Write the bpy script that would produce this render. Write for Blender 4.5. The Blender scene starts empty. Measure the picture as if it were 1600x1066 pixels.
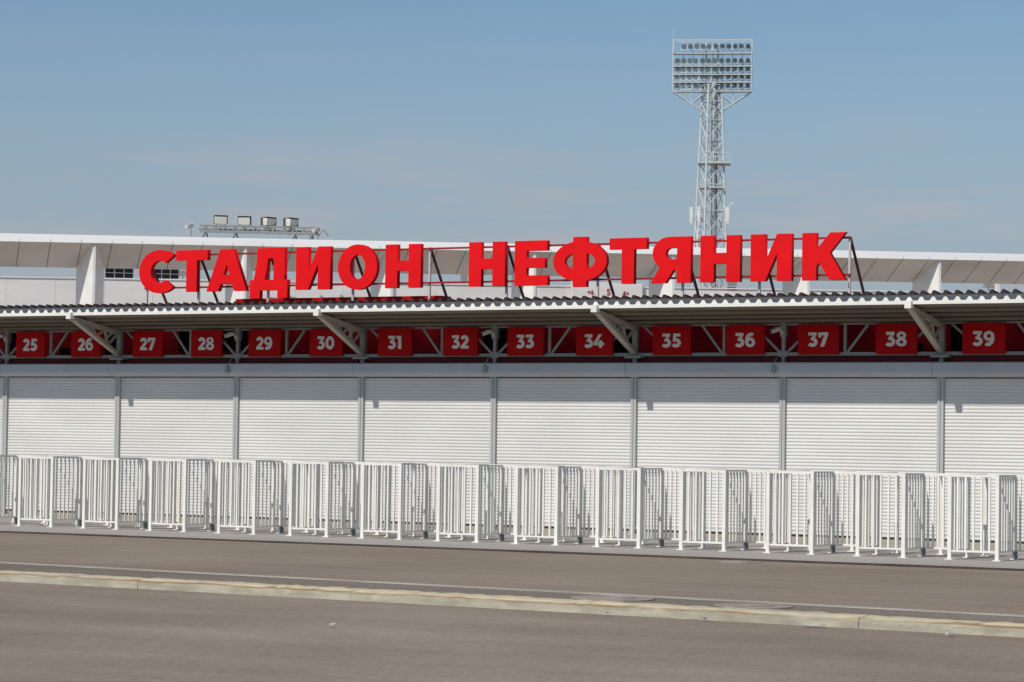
import bpy, bmesh, math, random
from mathutils import Vector, Matrix
random.seed(7)
S = bpy.context.scene
C = S.collection
rad = math.radians

# ---------------------------------------------------------------- camera
CAM = Vector((44.0585, -52.7954, 1.9554))
cd = bpy.data.cameras.new("camera"); cam = bpy.data.objects.new("camera", cd); C.objects.link(cam)
cd.sensor_width = 36.0; cd.lens = 36.0 * 4102.0 / 1600.0
cd.clip_start = 0.5; cd.clip_end = 6000
cr = Vector((0.875089565700274, 0.48372209143975287, 0.015204941816969967))
cu = Vector((0.005914929380195779, -0.0421053428066866, 0.9990956679505515))
cf = Vector((-0.48392485533699686, 0.8742082580027958, 0.03970712816087127))
cam.matrix_world = Matrix(((cr.x, cu.x, -cf.x, CAM.x), (cr.y, cu.y, -cf.y, CAM.y), (cr.z, cu.z, -cf.z, CAM.z), (0, 0, 0, 1)))
S.camera = cam

# ---------------------------------------------------------------- light
SUN_D = Vector((0.39, 2.06, -2.08)).normalized()          # the way sunlight travels
SUN_EL = math.asin(-SUN_D.z)
SUN_AZ = math.atan2(-SUN_D.x, -SUN_D.y)
wd = bpy.data.worlds.new("World"); S.world = wd; wd.use_nodes = True
nt = wd.node_tree; bg = nt.nodes["Background"]
sky = nt.nodes.new("ShaderNodeTexSky"); sky.sky_type = 'NISHITA'; sky.sun_disc = False
sky.sun_elevation = SUN_EL; sky.sun_rotation = SUN_AZ
sky.altitude = 300; sky.air_density = 1.0; sky.dust_density = 1.0; sky.ozone_density = 2.5
SKY = 0.080
bg.inputs[1].default_value = SKY
# dusty summer air: the blue greys out towards the horizon, with a few thin streaks of high cloud low down
tcw = nt.nodes.new("ShaderNodeTexCoord"); spw = nt.nodes.new("ShaderNodeSeparateXYZ"); nt.links.new(tcw.outputs["Generated"], spw.inputs[0])
mrw = nt.nodes.new("ShaderNodeMapRange"); mrw.interpolation_type = 'SMOOTHSTEP'
mrw.inputs[1].default_value = 0.0; mrw.inputs[2].default_value = 0.20; mrw.inputs[3].default_value = 0.97; mrw.inputs[4].default_value = 0.0
nt.links.new(spw.outputs[2], mrw.inputs[0])
mxw = nt.nodes.new("ShaderNodeMixRGB"); mxw.inputs[2].default_value = (0.335 / SKY, 0.374 / SKY, 0.438 / SKY, 1)
tnt = nt.nodes.new("ShaderNodeMixRGB"); tnt.blend_type = 'MULTIPLY'; tnt.inputs[0].default_value = 1; tnt.inputs[2].default_value = (0.93, 1.06, 1.10, 1)
nt.links.new(sky.outputs[0], tnt.inputs[1])
nt.links.new(mrw.outputs[0], mxw.inputs[0]); nt.links.new(tnt.outputs[0], mxw.inputs[1])
mpw = nt.nodes.new("ShaderNodeMapping"); mpw.inputs["Scale"].default_value = (9, 9, 60); nt.links.new(tcw.outputs["Generated"], mpw.inputs[0])
nzw = nt.nodes.new("ShaderNodeTexNoise"); nzw.inputs["Scale"].default_value = 1.0; nzw.inputs["Detail"].default_value = 8; nzw.inputs["Roughness"].default_value = 0.6
nt.links.new(mpw.outputs[0], nzw.inputs["Vector"])
rpw = nt.nodes.new("ShaderNodeValToRGB"); rpw.color_ramp.elements[0].position = 0.5; rpw.color_ramp.elements[1].position = 0.72
rpw.color_ramp.elements[0].color = (0, 0, 0, 1); rpw.color_ramp.elements[1].color = (0.75, 0.75, 0.75, 1)
nt.links.new(nzw.outputs[0], rpw.inputs[0])
mbw = nt.nodes.new("ShaderNodeMapRange"); mbw.interpolation_type = 'SMOOTHSTEP'
mbw.inputs[1].default_value = 0.085; mbw.inputs[2].default_value = 0.135; mbw.inputs[3].default_value = 1.0; mbw.inputs[4].default_value = 0.0
nt.links.new(spw.outputs[2], mbw.inputs[0])
mmw = nt.nodes.new("ShaderNodeMath"); mmw.operation = 'MULTIPLY'; nt.links.new(rpw.outputs[0], mmw.inputs[0]); nt.links.new(mbw.outputs[0], mmw.inputs[1])
mcw = nt.nodes.new("ShaderNodeMixRGB"); mcw.inputs[2].default_value = (0.44 / SKY, 0.43 / SKY, 0.46 / SKY, 1)
nt.links.new(mmw.outputs[0], mcw.inputs[0]); nt.links.new(mxw.outputs[0], mcw.inputs[1])
nt.links.new(mcw.outputs[0], bg.inputs[0])
ld = bpy.data.lights.new("sun", 'SUN'); ld.energy = 3.3; ld.angle = rad(0.5); ld.color = (1.0, 0.945, 0.87)
sun = bpy.data.objects.new("sun", ld); C.objects.link(sun)
sun.rotation_euler = SUN_D.to_track_quat('-Z', 'Y').to_euler()
S.view_settings.view_transform = 'Standard'; S.view_settings.look = 'None'
S.view_settings.exposure = 0.0; S.view_settings.gamma = 1.0; S.view_settings.use_curve_mapping = False


# ---------------------------------------------------------------- materials
def mat(name, col, rough=0.55, metal=0.0, var=0.06, scale=(1.5, 1.5, 1.5), spec=0.25, bump=0.0, bscale=40, dirt=None, dirt_scale=(0.6, 0.6, 2.0), dirt_amt=0.35):
    m = bpy.data.materials.new(name); m.use_nodes = True
    n = m.node_tree.nodes; l = m.node_tree.links; b = n["Principled BSDF"]
    b.inputs["Roughness"].default_value = rough; b.inputs["Metallic"].default_value = metal
    b.inputs["Specular IOR Level"].default_value = spec
    tc = n.new("ShaderNodeTexCoord"); mp = n.new("ShaderNodeMapping"); mp.inputs["Scale"].default_value = scale
    oi = n.new("ShaderNodeObjectInfo"); om = n.new("ShaderNodeMath"); om.operation = 'MULTIPLY'; om.inputs[1].default_value = 57.0; l.new(oi.outputs["Random"], om.inputs[0])
    oc = n.new("ShaderNodeVectorMath"); oc.operation = 'ADD'; l.new(tc.outputs["Object"], oc.inputs[0]); l.new(om.outputs[0], oc.inputs[1])
    l.new(oc.outputs[0], mp.inputs[0])
    nz = n.new("ShaderNodeTexNoise"); nz.inputs["Scale"].default_value = 1.0; nz.inputs["Detail"].default_value = 6
    l.new(mp.outputs[0], nz.inputs["Vector"])
    rp = n.new("ShaderNodeValToRGB")
    lo = tuple(c * (1 - var) for c in col) + (1,); hi = tuple(min(1, c * (1 + var)) for c in col) + (1,)
    rp.color_ramp.elements[0].color = lo; rp.color_ramp.elements[1].color = hi
    rp.color_ramp.elements[0].position = 0.3; rp.color_ramp.elements[1].position = 0.7
    l.new(nz.outputs[0], rp.inputs[0]); out = rp.outputs[0]
    if dirt:
        mp2 = n.new("ShaderNodeMapping"); mp2.inputs["Scale"].default_value = dirt_scale; l.new(oc.outputs[0], mp2.inputs[0])
        n2 = n.new("ShaderNodeTexNoise"); n2.inputs["Scale"].default_value = 1.0; n2.inputs["Detail"].default_value = 8; n2.inputs["Roughness"].default_value = 0.65
        l.new(mp2.outputs[0], n2.inputs["Vector"])
        r2 = n.new("ShaderNodeValToRGB"); r2.color_ramp.elements[0].position = 0.52; r2.color_ramp.elements[1].position = 0.75
        r2.color_ramp.elements[0].color = (0, 0, 0, 1); r2.color_ramp.elements[1].color = (dirt_amt,) * 3 + (1,)
        l.new(n2.outputs[0], r2.inputs[0])
        mx = n.new("ShaderNodeMixRGB"); mx.inputs[2].default_value = tuple(dirt) + (1,)
        l.new(r2.outputs[0], mx.inputs[0]); l.new(out, mx.inputs[1]); out = mx.outputs[0]
    l.new(out, b.inputs["Base Color"])
    if bump:
        n3 = n.new("ShaderNodeTexNoise"); n3.inputs["Scale"].default_value = bscale; n3.inputs["Detail"].default_value = 4
        l.new(tc.outputs["Object"], n3.inputs["Vector"])
        bp = n.new("ShaderNodeBump"); bp.inputs["Strength"].default_value = bump; bp.inputs["Distance"].default_value = 0.02
        l.new(n3.outputs[0], bp.inputs["Height"]); l.new(bp.outputs[0], b.inputs["Normal"])
    return m


def ground_mat(name, col_a, col_b, streak=(0.12, 1.6, 1), rot=0.0, grain=0.12, fine=60, speck=0.0):
    """asphalt or paving: long wear streaks, patches, fine aggregate grain"""
    m = bpy.data.materials.new(name); m.use_nodes = True
    n = m.node_tree.nodes; l = m.node_tree.links; b = n["Principled BSDF"]
    b.inputs["Roughness"].default_value = 0.95; b.inputs["Specular IOR Level"].default_value = 0.08
    tc = n.new("ShaderNodeTexCoord")
    mp = n.new("ShaderNodeMapping"); mp.inputs["Scale"].default_value = streak; mp.inputs["Rotation"].default_value = (0, 0, rot)
    l.new(tc.outputs["Object"], mp.inputs[0])
    n1 = n.new("ShaderNodeTexNoise"); n1.inputs["Scale"].default_value = 1.0; n1.inputs["Detail"].default_value = 7; n1.inputs["Roughness"].default_value = 0.6
    l.new(mp.outputs[0], n1.inputs["Vector"])
    n2 = n.new("ShaderNodeTexNoise"); n2.inputs["Scale"].default_value = 0.22; n2.inputs["Detail"].default_value = 5
    l.new(tc.outputs["Object"], n2.inputs["Vector"])
    ad = n.new("ShaderNodeMath"); ad.operation = 'ADD'; l.new(n1.outputs[0], ad.inputs[0]); l.new(n2.outputs[0], ad.inputs[1])
    hv = n.new("ShaderNodeMath"); hv.operation = 'MULTIPLY'; hv.inputs[1].default_value = 0.5; l.new(ad.outputs[0], hv.inputs[0])
    rp = n.new("ShaderNodeValToRGB"); rp.color_ramp.elements[0].position = 0.36; rp.color_ramp.elements[1].position = 0.64
    rp.color_ramp.elements[0].color = tuple(col_a) + (1,); rp.color_ramp.elements[1].color = tuple(col_b) + (1,)
    l.new(hv.outputs[0], rp.inputs[0])
    n3 = n.new("ShaderNodeTexNoise"); n3.inputs["Scale"].default_value = fine; n3.inputs["Detail"].default_value = 3; n3.inputs["Roughness"].default_value = 0.8
    mg = n.new("ShaderNodeMapping"); mg.inputs["Scale"].default_value = (1, 0.3, 1); l.new(tc.outputs["Object"], mg.inputs[0])
    l.new(mg.outputs[0], n3.inputs["Vector"])
    mr = n.new("ShaderNodeMapRange"); mr.inputs[1].default_value = 0.3; mr.inputs[2].default_value = 0.7
    mr.inputs[3].default_value = 1 - grain; mr.inputs[4].default_value = 1 + grain
    l.new(n3.outputs[0], mr.inputs[0])
    mu = n.new("ShaderNodeMixRGB"); mu.blend_type = 'MULTIPLY'; mu.inputs[0].default_value = 1
    l.new(rp.outputs[0], mu.inputs[1]); l.new(mr.outputs[0], mu.inputs[2]); out = mu.outputs[0]
    if speck:
        v = n.new("ShaderNodeTexNoise"); v.inputs["Scale"].default_value = 9; v.inputs["Detail"].default_value = 6; v.inputs["Roughness"].default_value = 0.9
        l.new(tc.outputs["Object"], v.inputs["Vector"])
        r4 = n.new("ShaderNodeValToRGB"); r4.color_ramp.elements[0].position = 0.66; r4.color_ramp.elements[1].position = 0.74
        r4.color_ramp.elements[0].color = (0, 0, 0, 1); r4.color_ramp.elements[1].color = (speck,) * 3 + (1,)
        l.new(v.outputs[0], r4.inputs[0])
        m4 = n.new("ShaderNodeMixRGB"); m4.inputs[2].default_value = (0.45, 0.42, 0.38, 1)
        l.new(r4.outputs[0], m4.inputs[0]); l.new(out, m4.inputs[1]); out = m4.outputs[0]
    l.new(out, b.inputs["Base Color"])
    bp = n.new("ShaderNodeBump"); bp.inputs["Strength"].default_value = 0.25; bp.inputs["Distance"].default_value = 0.01
    l.new(n3.outputs[0], bp.inputs["Height"]); l.new(bp.outputs[0], b.inputs["Normal"])
    return m


M = {
    'barrier': mat('barrier_paint', (0.82, 0.80, 0.735), 0.5, dirt=(0.45, 0.41, 0.34), dirt_scale=(3, 3, 1.2), dirt_amt=0.25),
    'sleeve': mat('dark_sleeve', (0.20, 0.22, 0.215), 0.7),
    'shutter': mat('shutter_white', (0.685, 0.675, 0.65), 0.5, scale=(0.5, 0.5, 0.8), dirt=(0.6, 0.57, 0.52), dirt_scale=(0.4, 1, 0.9), dirt_amt=0.3),
    'guide': mat('guide_grey', (0.44, 0.455, 0.45), 0.45, scale=(1, 1, 0.7)),
    'box': mat('box_grey', (0.46, 0.49, 0.52), 0.25, dirt=(0.36, 0.34, 0.3), dirt_scale=(0.6, 1, 3)),
    'cream': mat('canopy_cream', (0.40, 0.37, 0.31), 0.5, dirt=(0.4, 0.37, 0.3), dirt_scale=(0.8, 0.8, 3)),
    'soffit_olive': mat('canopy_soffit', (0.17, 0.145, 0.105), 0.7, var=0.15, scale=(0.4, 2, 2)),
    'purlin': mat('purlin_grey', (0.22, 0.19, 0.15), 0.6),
    'white_steel': mat('flashing_white', (0.80, 0.78, 0.72), 0.45),
    'deck': mat('galvanised_deck', (0.20, 0.22, 0.22), 0.7, 0.0, scale=(0.8, 0.4, 1)),
    'ridge': mat('brown_closure', (0.045, 0.03, 0.026), 0.8),
    'truss': mat('truss_grey', (0.30, 0.305, 0.295), 0.5),
    'redwall': mat('red_wall', (0.80, 0.016, 0.05), 0.6, var=0.4, scale=(0.9, 0.9, 0.6)),
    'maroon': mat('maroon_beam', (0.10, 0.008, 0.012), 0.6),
    'black': mat('dark_opening', (0.02, 0.012, 0.014), 0.7),
    'sign': mat('sign_red', (0.42, 0.004, 0.006), 0.6, var=0.1, spec=0.1),
    'digit': mat('digit_white', (0.72, 0.70, 0.68), 0.5),
    'letter': mat('letter_red', (0.78, 0.008, 0.012), 0.55, var=0.05, spec=0.1),
    'frame_red': mat('frame_red', (0.30, 0.012, 0.016), 0.5),
    'frame_pale': mat('frame_pale', (0.55, 0.50, 0.49), 0.5),
    'frame_dark': mat('strut_maroon', (0.14, 0.04, 0.045), 0.55),
    'plinth': mat('plinth_beige', (0.42, 0.38, 0.31), 0.85),
    'stand_white': mat('stand_white', (0.82, 0.81, 0.80), 0.6, scale=(0.15, 0.4, 0.6), dirt=(0.5, 0.48, 0.46), dirt_scale=(0.3, 0.4, 0.8)),
    'fascia': mat('fascia_white', (0.82, 0.81, 0.79), 0.5, scale=(0.1, 1, 1)),
    'pylon': mat('pylon_white', (0.84, 0.83, 0.80), 0.5),
    'soffit': mat('stand_soffit', (0.80, 0.755, 0.71), 0.6, var=0.08, scale=(0.5, 0.2, 1)),
    'joint': mat('joint_dark', (0.16, 0.155, 0.15), 0.8),
    'glass': mat('dark_glass', (0.012, 0.012, 0.02), 0.15),
    'steel': mat('mast_steel', (0.60, 0.63, 0.62), 0.5, 0.0, scale=(1, 1, 0.5)),
    'pole_dark': mat('mast_cable', (0.10, 0.12, 0.13), 0.6),
    'lamp': mat('lamp_body', (0.45, 0.48, 0.47), 0.45, 0.1),
    'lens': mat('lamp_lens', (0.07, 0.10, 0.11), 0.5),
    'lamp_white': mat('lamp_cream', (0.68, 0.66, 0.58), 0.45),
    'lamp_hood': mat('lamp_hood', (0.09, 0.09, 0.08), 0.6),
    'antenna': mat('antenna_white', (0.75, 0.75, 0.70), 0.5),
    'bar': mat('bar_grey', (0.36, 0.36, 0.33), 0.5, 0.2),
    'camera_white': mat('camera_white', (0.6, 0.58, 0.56), 0.4),
    'paper': mat('paper_white', (0.55, 0.53, 0.49), 0.8),
    'concrete': mat('pale_concrete', (0.33, 0.275, 0.24), 0.9, var=0.2, scale=(4, 4, 1), bump=0.3),
    'edge': mat('bitumen_edge', (0.075, 0.06, 0.05), 0.9, var=0.3, scale=(2, 2, 2)),
    'kerb_joint': mat('kerb_joint', (0.06, 0.05, 0.04), 0.9),
    'paint_line': mat('road_line', (0.46, 0.405, 0.35), 0.9, spec=0.05, var=0.25, scale=(1.2, 8, 1), dirt=(0.25, 0.215, 0.18), dirt_scale=(2.5, 6, 1), dirt_amt=0.6),
}
sm_ = bpy.data.materials.new('light_fill_translucent'); sm_.use_nodes = True  # translucent sheet added to let fill light into the red recess
tl_ = sm_.node_tree.nodes.new("ShaderNodeBsdfTranslucent"); tl_.inputs[0].default_value = (0.85, 0.78, 0.70, 1)
sm_.node_tree.links.new(tl_.outputs[0], sm_.node_tree.nodes["Material Output"].inputs[0]); M['light_fill_sheet'] = sm_
M['lot'] = ground_mat('lot_asphalt', (0.225, 0.181, 0.139), (0.335, 0.273, 0.214), streak=(0.16, 0.55, 1), rot=rad(4), grain=0.20, fine=26, speck=0.45)
M['road'] = ground_mat('road_asphalt', (0.238, 0.19, 0.143), (0.315, 0.255, 0.195), streak=(0.06, 1.3, 1), rot=rad(3), grain=0.16, fine=18)
M['lane'] = ground_mat('lane_asphalt', (0.185, 0.153, 0.124), (0.255, 0.213, 0.172), streak=(0.1, 1.5, 1), rot=rad(4), grain=0.25, fine=18)
M['pave'] = ground_mat('pale_paving', (0.345, 0.318, 0.285), (0.42, 0.39, 0.352), streak=(0.5, 1.0, 1), grain=0.08, fine=30)


def kerb_mat():
    m = mat('kerb_paint', (0.42, 0.395, 0.305), 0.85, var=0.2, scale=(2.5, 6, 9), bump=0.4, bscale=25, dirt=(0.30, 0.27, 0.23), dirt_scale=(1.6, 5, 12), dirt_amt=0.7)
    n = m.node_tree.nodes; l = m.node_tree.links; b = n["Principled BSDF"]
    src = b.inputs["Base Color"].links[0].from_socket
    tc = n.new("ShaderNodeTexCoord"); sp = n.new("ShaderNodeSeparateXYZ"); l.new(tc.outputs["Object"], sp.inputs[0])
    wob = n.new("ShaderNodeTexNoise"); wob.inputs["Scale"].default_value = 1.3; wob.inputs["Detail"].default_value = 5; l.new(tc.outputs["Object"], wob.inputs["Vector"])
    zz = n.new("ShaderNodeMath"); zz.operation = 'MULTIPLY_ADD'; zz.inputs[1].default_value = 0.05; l.new(wob.outputs[0], zz.inputs[0]); l.new(sp.outputs[2], zz.inputs[2])
    mr = n.new("ShaderNodeMapRange"); mr.inputs[1].default_value = 0.076; mr.inputs[2].default_value = 0.088   # old yellow paint along the upper edge
    l.new(zz.outputs[0], mr.inputs[0])
    mx = n.new("ShaderNodeMixRGB"); mx.inputs[2].default_value = (0.60, 0.51, 0.33, 1)
    mp = n.new("ShaderNodeMapping"); mp.inputs["Scale"].default_value = (0.45, 3, 14); l.new(tc.outputs["Object"], mp.inputs[0])
    nz = n.new("ShaderNodeTexNoise"); nz.inputs["Scale"].default_value = 1.0; nz.inputs["Detail"].default_value = 9; nz.inputs["Roughness"].default_value = 0.72
    l.new(mp.outputs[0], nz.inputs["Vector"])
    wr = n.new("ShaderNodeMapRange"); wr.inputs[1].default_value = 0.35; wr.inputs[2].default_value = 0.55; wr.inputs[3].default_value = 0.25; wr.inputs[4].default_value = 1.0; l.new(nz.outputs[0], wr.inputs[0])
    ym = n.new("ShaderNodeMath"); ym.operation = 'MULTIPLY'; l.new(mr.outputs[0], ym.inputs[0]); l.new(wr.outputs[0], ym.inputs[1])
    l.new(ym.outputs[0], mx.inputs[0]); l.new(src, mx.inputs[1])
    rp = n.new("ShaderNodeValToRGB"); rp.color_ramp.elements[0].position = 0.39; rp.color_ramp.elements[1].position = 0.52
    rp.color_ramp.elements[0].color = (0.0, 0.0, 0.0, 1); rp.color_ramp.elements[1].color = (0.75,) * 3 + (1,)
    l.new(nz.outputs[0], rp.inputs[0])
    band = n.new("ShaderNodeValToRGB"); cr_ = band.color_ramp   # rust line where the paint has broken below the edge
    cr_.elements[0].position = 0.052; cr_.elements[0].color = (0, 0, 0, 1); cr_.elements[1].position = 0.060; cr_.elements[1].color = (1, 1, 1, 1)
    e_ = cr_.elements.new(0.078); e_.color = (1, 1, 1, 1); e_ = cr_.elements.new(0.088); e_.color = (0.0, 0.0, 0.0, 1)
    l.new(zz.outputs[0], band.inputs[0])
    mm = n.new("ShaderNodeMath"); mm.operation = 'MULTIPLY'; l.new(rp.outputs[0], mm.inputs[0]); l.new(band.outputs[0], mm.inputs[1])
    m2 = n.new("ShaderNodeMixRGB"); m2.inputs[2].default_value = (0.235, 0.115, 0.05, 1)
    l.new(mm.outputs[0], m2.inputs[0]); l.new(mx.outputs[0], m2.inputs[1]); l.new(m2.outputs[0], b.inputs["Base Color"])
    return m


M['kerb'] = kerb_mat()


# ---------------------------------------------------------------- mesh helpers
class MB:
    def __init__(s): s.v = []; s.f = []; s.mi = []; s.cur = 0

    def add(s, vs, fs):
        o = len(s.v); s.v += [tuple(v) for v in vs]; s.f += [tuple(i + o for i in f) for f in fs]; s.mi += [s.cur] * len(fs)

    def box(s, x0, x1, y0, y1, z0, z1):
        s.add([(x0, y0, z0), (x1, y0, z0), (x1, y1, z0), (x0, y1, z0), (x0, y0, z1), (x1, y0, z1), (x1, y1, z1), (x0, y1, z1)],
              [(3, 2, 1, 0), (4, 5, 6, 7), (0, 1, 5, 4), (1, 2, 6, 5), (2, 3, 7, 6), (3, 0, 4, 7)])

    def bar(s, p, q, w, h, up=(0, 0, 1)):
        p = Vector(p); q = Vector(q); d = (q - p).normalized(); u = Vector(up)
        if abs(d.dot(u)) > 0.99: u = Vector((0, 1, 0))
        a = d.cross(u).normalized() * (w / 2); b = a.cross(d).normalized() * (h / 2)
        vs = [c + i * a + j * b for c in (p, q) for i, j in ((-1, -1), (1, -1), (1, 1), (-1, 1))]
        s.add(vs, [(0, 1, 2, 3), (7, 6, 5, 4), (0, 4, 5, 1), (1, 5, 6, 2), (2, 6, 7, 3), (3, 7, 4, 0)])

    def tube(s, p, q, r, n=8, r2=None):
        p = Vector(p); q = Vector(q); d = (q - p).normalized(); r2 = r if r2 is None else r2
        u = Vector((0, 0, 1)) if abs(d.z) < 0.9 else Vector((1, 0, 0))
        a = d.cross(u).normalized(); b = d.cross(a)
        vs = []
        for c, rr in ((p, r), (q, r2)):
            vs += [c + (a * math.cos(t) + b * math.sin(t)) * rr for t in [2 * math.pi * i / n for i in range(n)]]
        fs = [(i, (i + 1) % n, n + (i + 1) % n, n + i) for i in range(n)] + [tuple(range(n))[::-1], tuple(range(n, 2 * n))]
        s.add(vs, fs)

    def extrude_x(s, prof, x0, x1, closed=False):
        """(y, z) profile swept along x"""
        n = len(prof); vs = [(x0, y, z) for y, z in prof] + [(x1, y, z) for y, z in prof]
        fs = [(i, i + 1, n + i + 1, n + i) for i in range(n - 1)]
        if closed: fs += [(n - 1, 0, n, 2 * n - 1), tuple(range(n))[::-1], tuple(range(n, 2 * n))]
        s.add(vs, fs)

    def build(s, name, m, parent=None, smooth=False):
        me = bpy.data.meshes.new(name); me.from_pydata(s.v, [], s.f)
        for x in (m if isinstance(m, (list, tuple)) else [m]): me.materials.append(x)
        for p, i in zip(me.polygons, s.mi): p.material_index = i; p.use_smooth = smooth
        bm = bmesh.new(); bm.from_mesh(me); bmesh.ops.recalc_face_normals(bm, faces=bm.faces); bm.to_mesh(me); bm.free()
        o = bpy.data.objects.new(name, me); C.objects.link(o)
        if parent: o.parent = parent
        return o


def tag(o, label=None, cat=None, group=None, kind=None):
    if label: o['label'] = label
    if cat: o['category'] = cat
    if group: o['group'] = group
    if kind: o['kind'] = kind
    return o


def thing(name, loc, label, cat, group=None, rz=0):
    o = bpy.data.objects.new(name, None); C.objects.link(o); o.location = loc; o.rotation_euler = (0, 0, rz); o.empty_display_size = 0.3
    return tag(o, label, cat, group)


def copy_tree(o, parent=None):
    c = o.copy(); C.objects.link(c)
    if parent: c.parent = parent
    for ch in list(o.children): copy_tree(ch, c)
    return c


def curve_mesh(name, polys, depth, m, parent=None):
    """closed 2D outlines (x, z), holes by even-odd, extruded in y; front face at y = 0, body behind it"""
    cu_ = bpy.data.curves.new(name, 'CURVE'); cu_.dimensions = '2D'; cu_.fill_mode = 'BOTH'; cu_.extrude = depth / 2
    for pl in polys:
        sp = cu_.splines.new('POLY'); sp.points.add(len(pl) - 1); sp.use_cyclic_u = True
        for pt, (x, z) in zip(sp.points, pl): pt.co = (x, z, 0, 1)
    return curve_to_mesh(name, cu_, depth, m, parent)


def curve_to_mesh(name, cu_, depth, m, parent):
    t = bpy.data.objects.new('tmp', cu_); C.objects.link(t)
    dg = bpy.context.evaluated_depsgraph_get(); me = bpy.data.meshes.new_from_object(t.evaluated_get(dg))
    bpy.data.objects.remove(t)
    me.transform(Matrix(((1, 0, 0, 0), (0, 0, -1, depth / 2), (0, 1, 0, 0), (0, 0, 0, 1))))
    me.materials.clear(); me.materials.append(m); me.name = name
    o = bpy.data.objects.new(name, me); C.objects.link(o)
    if parent: o.parent = parent
    return o


def text_mesh(name, body, size, depth, m, parent=None, bold=0.02, width=1.0):
    tcu = bpy.data.curves.new(name, 'FONT'); tcu.body = body; tcu.size = size; tcu.extrude = depth / 2; tcu.offset = bold
    tcu.align_x = 'CENTER'; tcu.align_y = 'CENTER'; tcu.space_character = 1.08; tcu.resolution_u = 6
    o = curve_to_mesh(name, tcu, depth, m, parent)
    o.data.transform(Matrix.Diagonal((width, 1, 1, 1)))
    return o


W = 3.6
ZR = -0.05
# ---------------------------------------------------------------- the setting
g = MB(); g.add([(-2500, -2500, ZR - 0.012), (2500, -2500, ZR - 0.012), (2500, 2500, ZR - 0.012), (-2500, 2500, ZR - 0.012)], [(0, 1, 2, 3)])
tag(g.build('ground', M['lot']), kind='structure')


def yline(x): return -19.66 - 0.0895 * (x - 16.35)     # painted line
def ykerb(x): return -23.88 - 0.062 * (x - 19.89)      # foot of the kerb


def sheet(name, fa, fb, x0, x1, z, m):
    b_ = MB(); zb = ZR - 0.03
    b_.add([(x0, fa(x0), z), (x1, fa(x1), z), (x1, fb(x1), z), (x0, fb(x0), z), (x0, fa(x0), zb), (x1, fa(x1), zb), (x1, fb(x1), zb), (x0, fb(x0), zb)],
           [(0, 1, 2, 3), (0, 4, 5, 1), (1, 5, 6, 2), (2, 6, 7, 3), (3, 7, 4, 0)])
    return tag(b_.build(name, m), kind='structure')


sheet('road', yline, lambda x: -9.30, -80, 120, ZR - 0.004, M['road'])
sheet('road_shoulder', lambda x: ykerb(x) + 0.2, lambda x: yline(x), -80, 120, ZR - 0.008, M['lane'])
sheet('road_marking', lambda x: yline(x) - 0.11, lambda x: yline(x) + 0.12, -80, 120, ZR, M['paint_line'])
# raised pavement with a real front edge
pv = MB(); pv.box(-80, 120, -9.30, 0.0, -0.2, 0.0)
tag(pv.build('pavement', M['pave']), kind='structure')
pj = MB(); pj.box(-80, 120, -9.318, -9.302, ZR - 0.02, -0.014)
tag(pj.build('pavement_edge', M['edge']), kind='structure')
# kerb: stones laid end to end between road and parking lot
kb = MB(); L_ = 3.56; x = 26.03 - 3.56 * 12
kang = math.atan(-0.062)
kd = Vector((math.cos(kang), math.sin(kang), 0)); kn = Vector((-kd.y, kd.x, 0))
while x < 60:
    p0 = Vector((x, ykerb(x), 0)); a = p0 + kd * 0.003; b_ = p0 + kd * (L_ - 0.003)
    prof = [(0, ZR - 0.1), (0.0, 0.035), (0.018, 0.066), (0.05, 0.076), (0.30, 0.076), (0.33, 0.04), (0.33, ZR - 0.1)]
    j = random.uniform(-0.008, 0.008); dz = random.uniform(-0.006, 0.006)
    n = len(prof); NS = 30; vs = []
    for q in range(NS + 1):
        c_ = a.lerp(b_, q / NS); e_ = 0.55 if q in (0, NS) else 1.0
        w1 = random.gauss(0, 0.004); w2 = abs(random.gauss(0, 0.006)) + (0.018 if random.random() < 0.06 else 0)
        for m_, (u, v) in enumerate(prof):
            uu, vv = u, v
            if m_ in (1, 2, 3): uu += w2 * 0.6; vv -= w2 + (0.012 if e_ < 1 else 0)
            if m_ == 4: vv += w1
            vs.append(c_ + kn * (uu + j) + Vector((0, 0, vv + dz)))
    kb.add(vs, [(q * n + i, q * n + i + 1, (q + 1) * n + i + 1, (q + 1) * n + i) for q in range(NS) for i in range(n - 1)] + [tuple(range(n)), tuple(range(NS * n, NS * n + n))])
    x += L_ * kd.x
tag(kb.build('kerb', M['kerb']), kind='structure')

# manhole surrounds and litter on the asphalt
for (x, y, rx, ry, lb) in ((28.38, -21.56, 0.56, 0.55, 'largest pale worn manhole slab beside the kerb, left of the two by the painted line'),
                           (30.51, -21.85, 0.52, 0.4, 'pale worn manhole slab beside the kerb, right of the two by the painted line'),
                           (25.06, -9.98, 0.38, 0.40, 'pale manhole slab in the road at the pavement edge below the white barriers')):
    o = thing('manhole_slab', (x, y, ZR), lb, 'manhole', 'manhole slabs in the road')
    r_ = MB(); k = 28; vs = []
    for z, s_ in ((-0.02, 1.0), (0.006, 1.0), (0.010, 0.96)):
        for i in range(k):
            t = 2 * math.pi * i / k; w_ = s_ * (1 + 0.05 * math.sin(3 * t + x)); vs.append((rx * w_ * math.cos(t), ry * w_ * math.sin(t), z))
    r_.add(vs, [(q * k + i, q * k + (i + 1) % k, (q + 1) * k + (i + 1) % k, (q + 1) * k + i) for q in (0, 1) for i in range(k)] + [tuple(range(2 * k, 3 * k))])
    r_.build('slab', M['concrete'], o)
    c_ = MB(); c_.tube((0, 0, -0.01), (0, 0, 0.016), 0.27, 24)
    for i in range(-2, 3): c_.box(-0.2, 0.2, i * 0.08 - 0.012, i * 0.08 + 0.012, 0.0165, 0.020)
    c_.build('lid', M['concrete'], o)
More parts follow.
